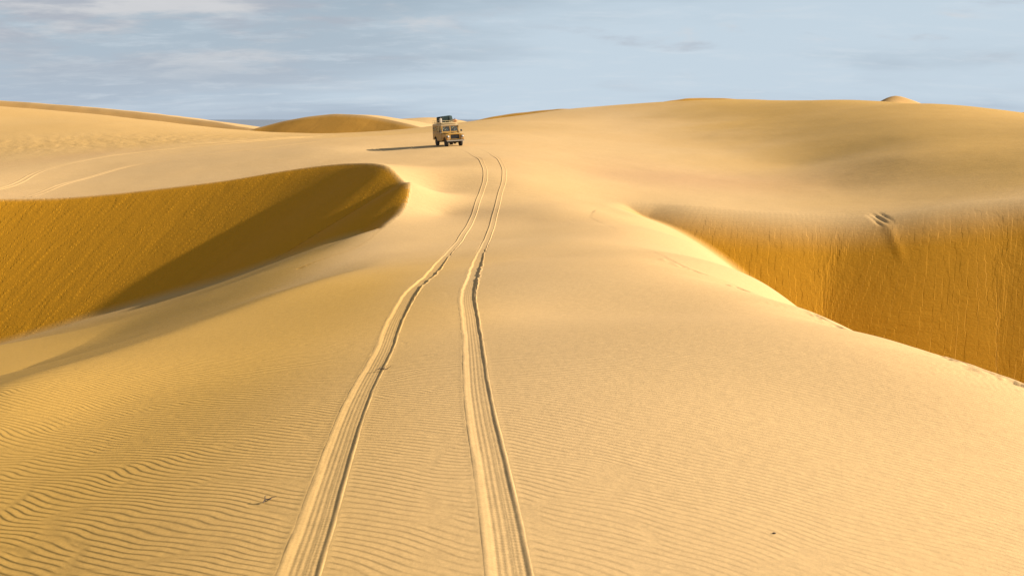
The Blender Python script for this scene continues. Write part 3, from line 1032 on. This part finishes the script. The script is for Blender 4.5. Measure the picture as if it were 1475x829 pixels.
# doors with framed windows, quarter windows, tail door
for sx in (-1, 1):
    for nm, y0, y1 in (('front_door', -0.665, 0.10), ('rear_door', 0.125, 0.82)):
        dr = B().box(sx * 0.828, sx * 0.845, y0, y1, 0.63, 1.18, 0.004).build(nm, M['paint'], veh)
        fr = B()
        for ya, yb_, za, zb_ in ((y0, y0 + 0.045, 1.215, 1.865), (y1 - 0.045, y1, 1.215, 1.865), (y0 + 0.045, y1 - 0.045, 1.80, 1.865), (y0 + 0.045, y1 - 0.045, 1.215, 1.26)):
            fr.box(sx * 0.775, sx * 0.815, ya, yb_, za, zb_)
        fr.build('window_frame', M['paint'], dr)
        B().box(sx * 0.792, sx * 0.797, y0 + 0.045, y1 - 0.045, 1.26, 1.80).build('window_pane', M['glass'], dr)
        B().box(sx * 0.845, sx * 0.87, y1 - 0.14, y1 - 0.04, 1.10, 1.125).build('door_handle', M['dark'], dr)
        for zz in (0.78, 1.08):
            B().box(sx * 0.843, sx * 0.858, y0 - 0.02, y0 + 0.05, zz - 0.02, zz + 0.02).build('hinge', M['steel'], dr)
    fr = B()
    for ya, yb_, za, zb_ in ((0.845, 0.93, 1.215, 1.865), (2.05, 2.13, 1.215, 1.865), (0.93, 2.05, 1.76, 1.865), (0.93, 2.05, 1.215, 1.32)):
        fr.box(sx * 0.775, sx * 0.815, ya, yb_, za, zb_)
    qf = fr.build('quarter_panel', M['paint'], veh)
    B().box(sx * 0.792, sx * 0.797, 0.93, 2.05, 1.32, 1.76).build('window_pane', M['glass'], qf)
fr = B()
for x0, x1, za, zb_ in ((-0.77, -0.44, 1.20, 1.86), (0.44, 0.77, 1.20, 1.86), (-0.44, 0.44, 1.74, 1.86), (-0.44, 0.44, 1.20, 1.32)):
    fr.box(x0, x1, 2.10, 2.14, za, zb_)
td = fr.build('tail_door', M['paint'], veh)
B().box(-0.44, 0.44, 2.118, 2.123, 1.32, 1.74).build('window_pane', M['glass'], td)
# inside
B().box(-0.76, 0.76, -0.69, -0.52, 1.02, 1.22, 0.02).build('dashboard', M['dark'], veh)
for sx in (-0.45, 0.45):
    st = B().box(sx - 0.24, sx + 0.24, -0.12, 0.34, 0.86, 0.98, 0.03).build('seat', M['seat'], veh)
    B().prism([(0.28, 0.95), (0.40, 0.95), (0.46, 1.50), (0.38, 1.52)], sx - 0.23, sx + 0.23, 0.02).build('backrest', M['seat'], st)
B().box(-0.70, 0.70, 0.85, 1.25, 0.86, 0.98, 0.03).build('rear_bench', M['seat'], veh)
sw = B().tube([(0.45 + 0.2 * math.cos(a), -0.36 + 0.08 * math.sin(a), 1.22 + 0.18 * math.sin(a)) for a in np.linspace(0, 2 * math.pi, 20)], 0.014, 6)
sw.tube([(0.45, -0.36, 1.22), (0.45, -0.58, 1.10)], 0.018, 6).tube([(0.26, -0.36, 1.22), (0.64, -0.36, 1.22)], 0.01, 6)
sw.build('steering_wheel', M['dark'], veh)
# wheels
wheel0 = None
for sx in (-1, 1):
    for yc in (FA, RA):
        wob = bpy.data.objects.new('wheel', None)
        r_m = B().lathe([(-0.03, 0.06), (-0.02, 0.10), (-0.05, 0.18), (-0.075, 0.205), (-0.08, 0.215), (0.08, 0.215), (0.08, 0.02)], (0, 0, 0), 'x', 28)
        wh = r_m.build('wheel', M['rim'], veh, True)
        wh.location = (sx * 0.665, yc, WR)
        wh.rotation_euler = (0, 0, 0 if sx < 0 else math.pi)
        B().lathe([(-0.085, 0.21), (-0.105, 0.26), (-0.11, 0.34), (-0.095, 0.385), (-0.05, 0.40), (0.05, 0.40), (0.095, 0.385), (0.11, 0.34), (0.105, 0.26), (0.085, 0.21)], (0, 0, 0), 'x', 36).build('tyre', M['tyre'], wh, True)
        B().lathe([(-0.07, 0.02), (-0.065, 0.05), (-0.03, 0.062)], (0, 0, 0), 'x', 14).build('hub_cap', M['steel'], wh, True)
        bpy.data.objects.remove(wob)
# roof rack: two rails round, posts and slats
rack = B()
x0, x1, y0, y1 = -0.80, 0.80, -0.62, 2.05
for z in (2.12, 2.30):
    rack.tube([(x0, y0, z), (x1, y0, z)], 0.016, 6).tube([(x0, y1, z), (x1, y1, z)], 0.016, 6).tube([(x0, y0, z), (x0, y1, z)], 0.016, 6).tube([(x1, y0, z), (x1, y1, z)], 0.016, 6)
rk = rack.build('roof_rack', M['cream'], veh)
for yy in np.linspace(y0, y1, 6):
    for x in (x0, x1):
        B().tube([(x, yy, 1.90), (x, yy, 2.30)], 0.013, 6).build('rack_post', M['cream'], rk)
for xx in (-0.4, 0, 0.4):
    for yy in (y0, y1):
        B().tube([(xx, yy, 2.12), (xx, yy, 2.30)], 0.012, 6).build('rack_post', M['cream'], rk)
for yy in np.linspace(y0 + 0.2, y1 - 0.2, 9):
    B().box(x0, x1, yy - 0.03, yy + 0.03, 2.125, 2.14).build('rack_slat', M['cream'], rk)

# stand it on the sand
VY = 92.0
vx, vy = pY(646.5, 207.5, VY)[:2]
YAW = math.radians(21)
fw = np.array([math.sin(YAW), -math.cos(YAW)])
rt = np.array([math.cos(YAW), math.sin(YAW)])
wp = [np.array([vx, vy]) - fw * l_ + rt * k_ for l_ in (FA, RA) for k_ in (-0.665, 0.665)]
wz = terrain([p[0] for p in wp], [p[1] for p in wp])
pitch = math.atan2((wz[2] + wz[3] - wz[0] - wz[1]) / 2, RA - FA)
roll = math.atan2((wz[1] + wz[3] - wz[0] - wz[2]) / 2, 1.33)
print('vehicle', vx, vy, wz, math.degrees(pitch), math.degrees(roll))
veh.location = (vx, vy, float(np.mean(wz)) - 0.045)
veh_rot = Matrix.Rotation(YAW, 4, 'Z') @ Matrix.Rotation(-roll, 4, 'Y') @ Matrix.Rotation(pitch, 4, 'X')
veh.rotation_euler = veh_rot.to_euler()
veh_m = Matrix.Translation(veh.location) @ veh_rot


def on_vehicle(o, loc, rot=(0, 0, 0)):
    m = veh_m @ Matrix.Translation(loc) @ Matrix.Rotation(rot[2], 4, 'Z') @ Matrix.Rotation(rot[1], 4, 'Y') @ Matrix.Rotation(rot[0], 4, 'X')
    o.location = m.to_translation()
    o.rotation_euler = m.to_euler()


# load on the rack
lug = bpy.data.objects.new('roof_luggage', None)
C.objects.link(lug)
tag(lug, 'dark green tarpaulin-covered box strapped on top of the roof rack', 'luggage')
g = bmesh.new()
bmesh.ops.create_cube(g, size=1)
for v in g.verts:
    tz = 0.94 if v.co.z > 0 else 1.0
    v.co = Vector((v.co.x * 1.30 * tz, v.co.y * 1.0 * tz, v.co.z * 0.54 + 0.27))
bmesh.ops.bevel(g, geom=list(g.edges), offset=0.05, segments=2, affect='EDGES')
bmesh.ops.subdivide_edges(g, edges=list(g.edges), cuts=3, use_grid_fill=True)
for v in g.verts:
    nz = vnoise(np.array([v.co.x * 4 + v.co.z * 3]), np.array([v.co.y * 4 + v.co.z * 5]))[0]
    v.co += v.co.normalized() * nz * 0.018
b = B()
b._join(g)
b.build('tarpaulin_cover', M['green'], lug, True)
for xx in (-0.33, 0.33):
    B().tube([(xx, -0.52, 0.0), (xx, -0.515, 0.30), (xx, -0.47, 0.525), (xx, 0.47, 0.525), (xx, 0.515, 0.30), (xx, 0.52, 0.0)], 0.016, 6).build('strap', M['strap'], lug)
on_vehicle(lug, (-0.02, 0.75, 2.145), (0, math.radians(-5), 0))
can = bpy.data.objects.new('jerry_can', None)
C.objects.link(can)
tag(can, 'pale plastic can wedged on the roof rack beside the green load', 'jerry can')
B().box(-0.09, 0.09, -0.17, 0.17, 0, 0.38, 0.03).build('can_body', M['white'], can)
B().box(-0.02, 0.02, -0.12, 0.08, 0.395, 0.415, 0.006).box(-0.02, 0.02, -0.12, -0.09, 0.37, 0.40).box(-0.02, 0.02, 0.05, 0.08, 0.37, 0.40).build('handle', M['white'], can)
B().lathe([(0.36, 0.03), (0.42, 0.03), (0.425, 0.02)], (0, 0.125, 0), 'z', 12).build('cap', M['dark'], can)
on_vehicle(can, (-0.675, -0.05, 2.142))
bag = bpy.data.objects.new('canvas_bag', None)
C.objects.link(bag)
tag(bag, 'orange tan canvas bag on the sunlit front corner of the roof rack', 'bag')
g = bmesh.new()
bmesh.ops.create_uvsphere(g, u_segments=18, v_segments=12, radius=1)
for v in g.verts:
    c = v.co
    v.co = Vector((math.copysign(abs(c.x) ** 0.6, c.x) * 0.17, math.copysign(abs(c.y) ** 0.6, c.y) * 0.30, math.copysign(abs(c.z) ** 0.6, c.z) * 0.13 + 0.13))
    v.co *= 1 + 0.05 * vnoise(np.array([v.co.x * 9]), np.array([v.co.y * 9 + v.co.z * 7]))[0]
b = B()
b._join(g)
b.build('bag_body', M['orange'], bag, True)
B().tube([(0.0, -0.14, 0.24), (0.0, -0.10, 0.32), (0.0, 0.10, 0.32), (0.0, 0.14, 0.24)], 0.014, 6).build('handle', M['strap'], bag)
on_vehicle(bag, (0.58, -0.32, 2.142))

# ------------------------------------------------------------------ small litter on the sand
def twig(px, py, size, ang, label, n):
    q = hit(px, py)
    r = bpy.data.objects.new('dry_twig', None)
    C.objects.link(r)
    tag(r, label, 'twig', 'dry twigs lying on the sand')
    z = terrain([q[0]], [q[1]])[0] + 0.004
    r.location = (q[0], q[1], z)
    r.rotation_euler = (0, 0, ang)
    B().tube([(-size, 0, 0.004), (-size * 0.3, 0.012, 0.02), (size * 0.35, -0.006, 0.012), (size, 0.02, 0.004)], [0.004, 0.007, 0.006, 0.002], 6).build('stem', M['twig'], r)
    for k in range(n):
        x = -size * 0.5 + k * size * 0.42
        s_ = -1 if k % 2 else 1
        B().tube([(x, 0, 0.014), (x + 0.02, s_ * 0.03, 0.035), (x + 0.05, s_ * 0.055, 0.03 + 0.01 * k)], [0.004, 0.0035, 0.0015], 5).build('side_shoot', M['twig'], r)


twig(550, 533, 0.085, 0.25, 'small dark dry twig lying across the edge of a fresh tyre track', 4)
twig(386, 722, 0.05, 0.9, 'tiny bent dry twig alone on the rippled sand', 2)


def pebble(px, py, size, label):
    q = hit(px, py)
    g = bmesh.new()
    bmesh.ops.create_icosphere(g, subdivisions=2, radius=size)
    for v in g.verts:
        k = 1 + 0.3 * vnoise(np.array([v.co.x * 60 + px]), np.array([v.co.y * 60 + v.co.z * 80]))[0]
        v.co = Vector((v.co.x * 1.3 * k, v.co.y * k, v.co.z * 0.65 * k))
    b = B()
    b._join(g)
    o = b.build('pebble', M['stone'], None, True)
    o.location = (q[0], q[1], terrain([q[0]], [q[1]])[0] + size * 0.35)
    tag(o, label, 'pebble', 'lone pebbles on the ripples')


pebble(1115, 768, 0.010, 'tiny dark pebble alone among the ripples on the sunny side of the tracks')
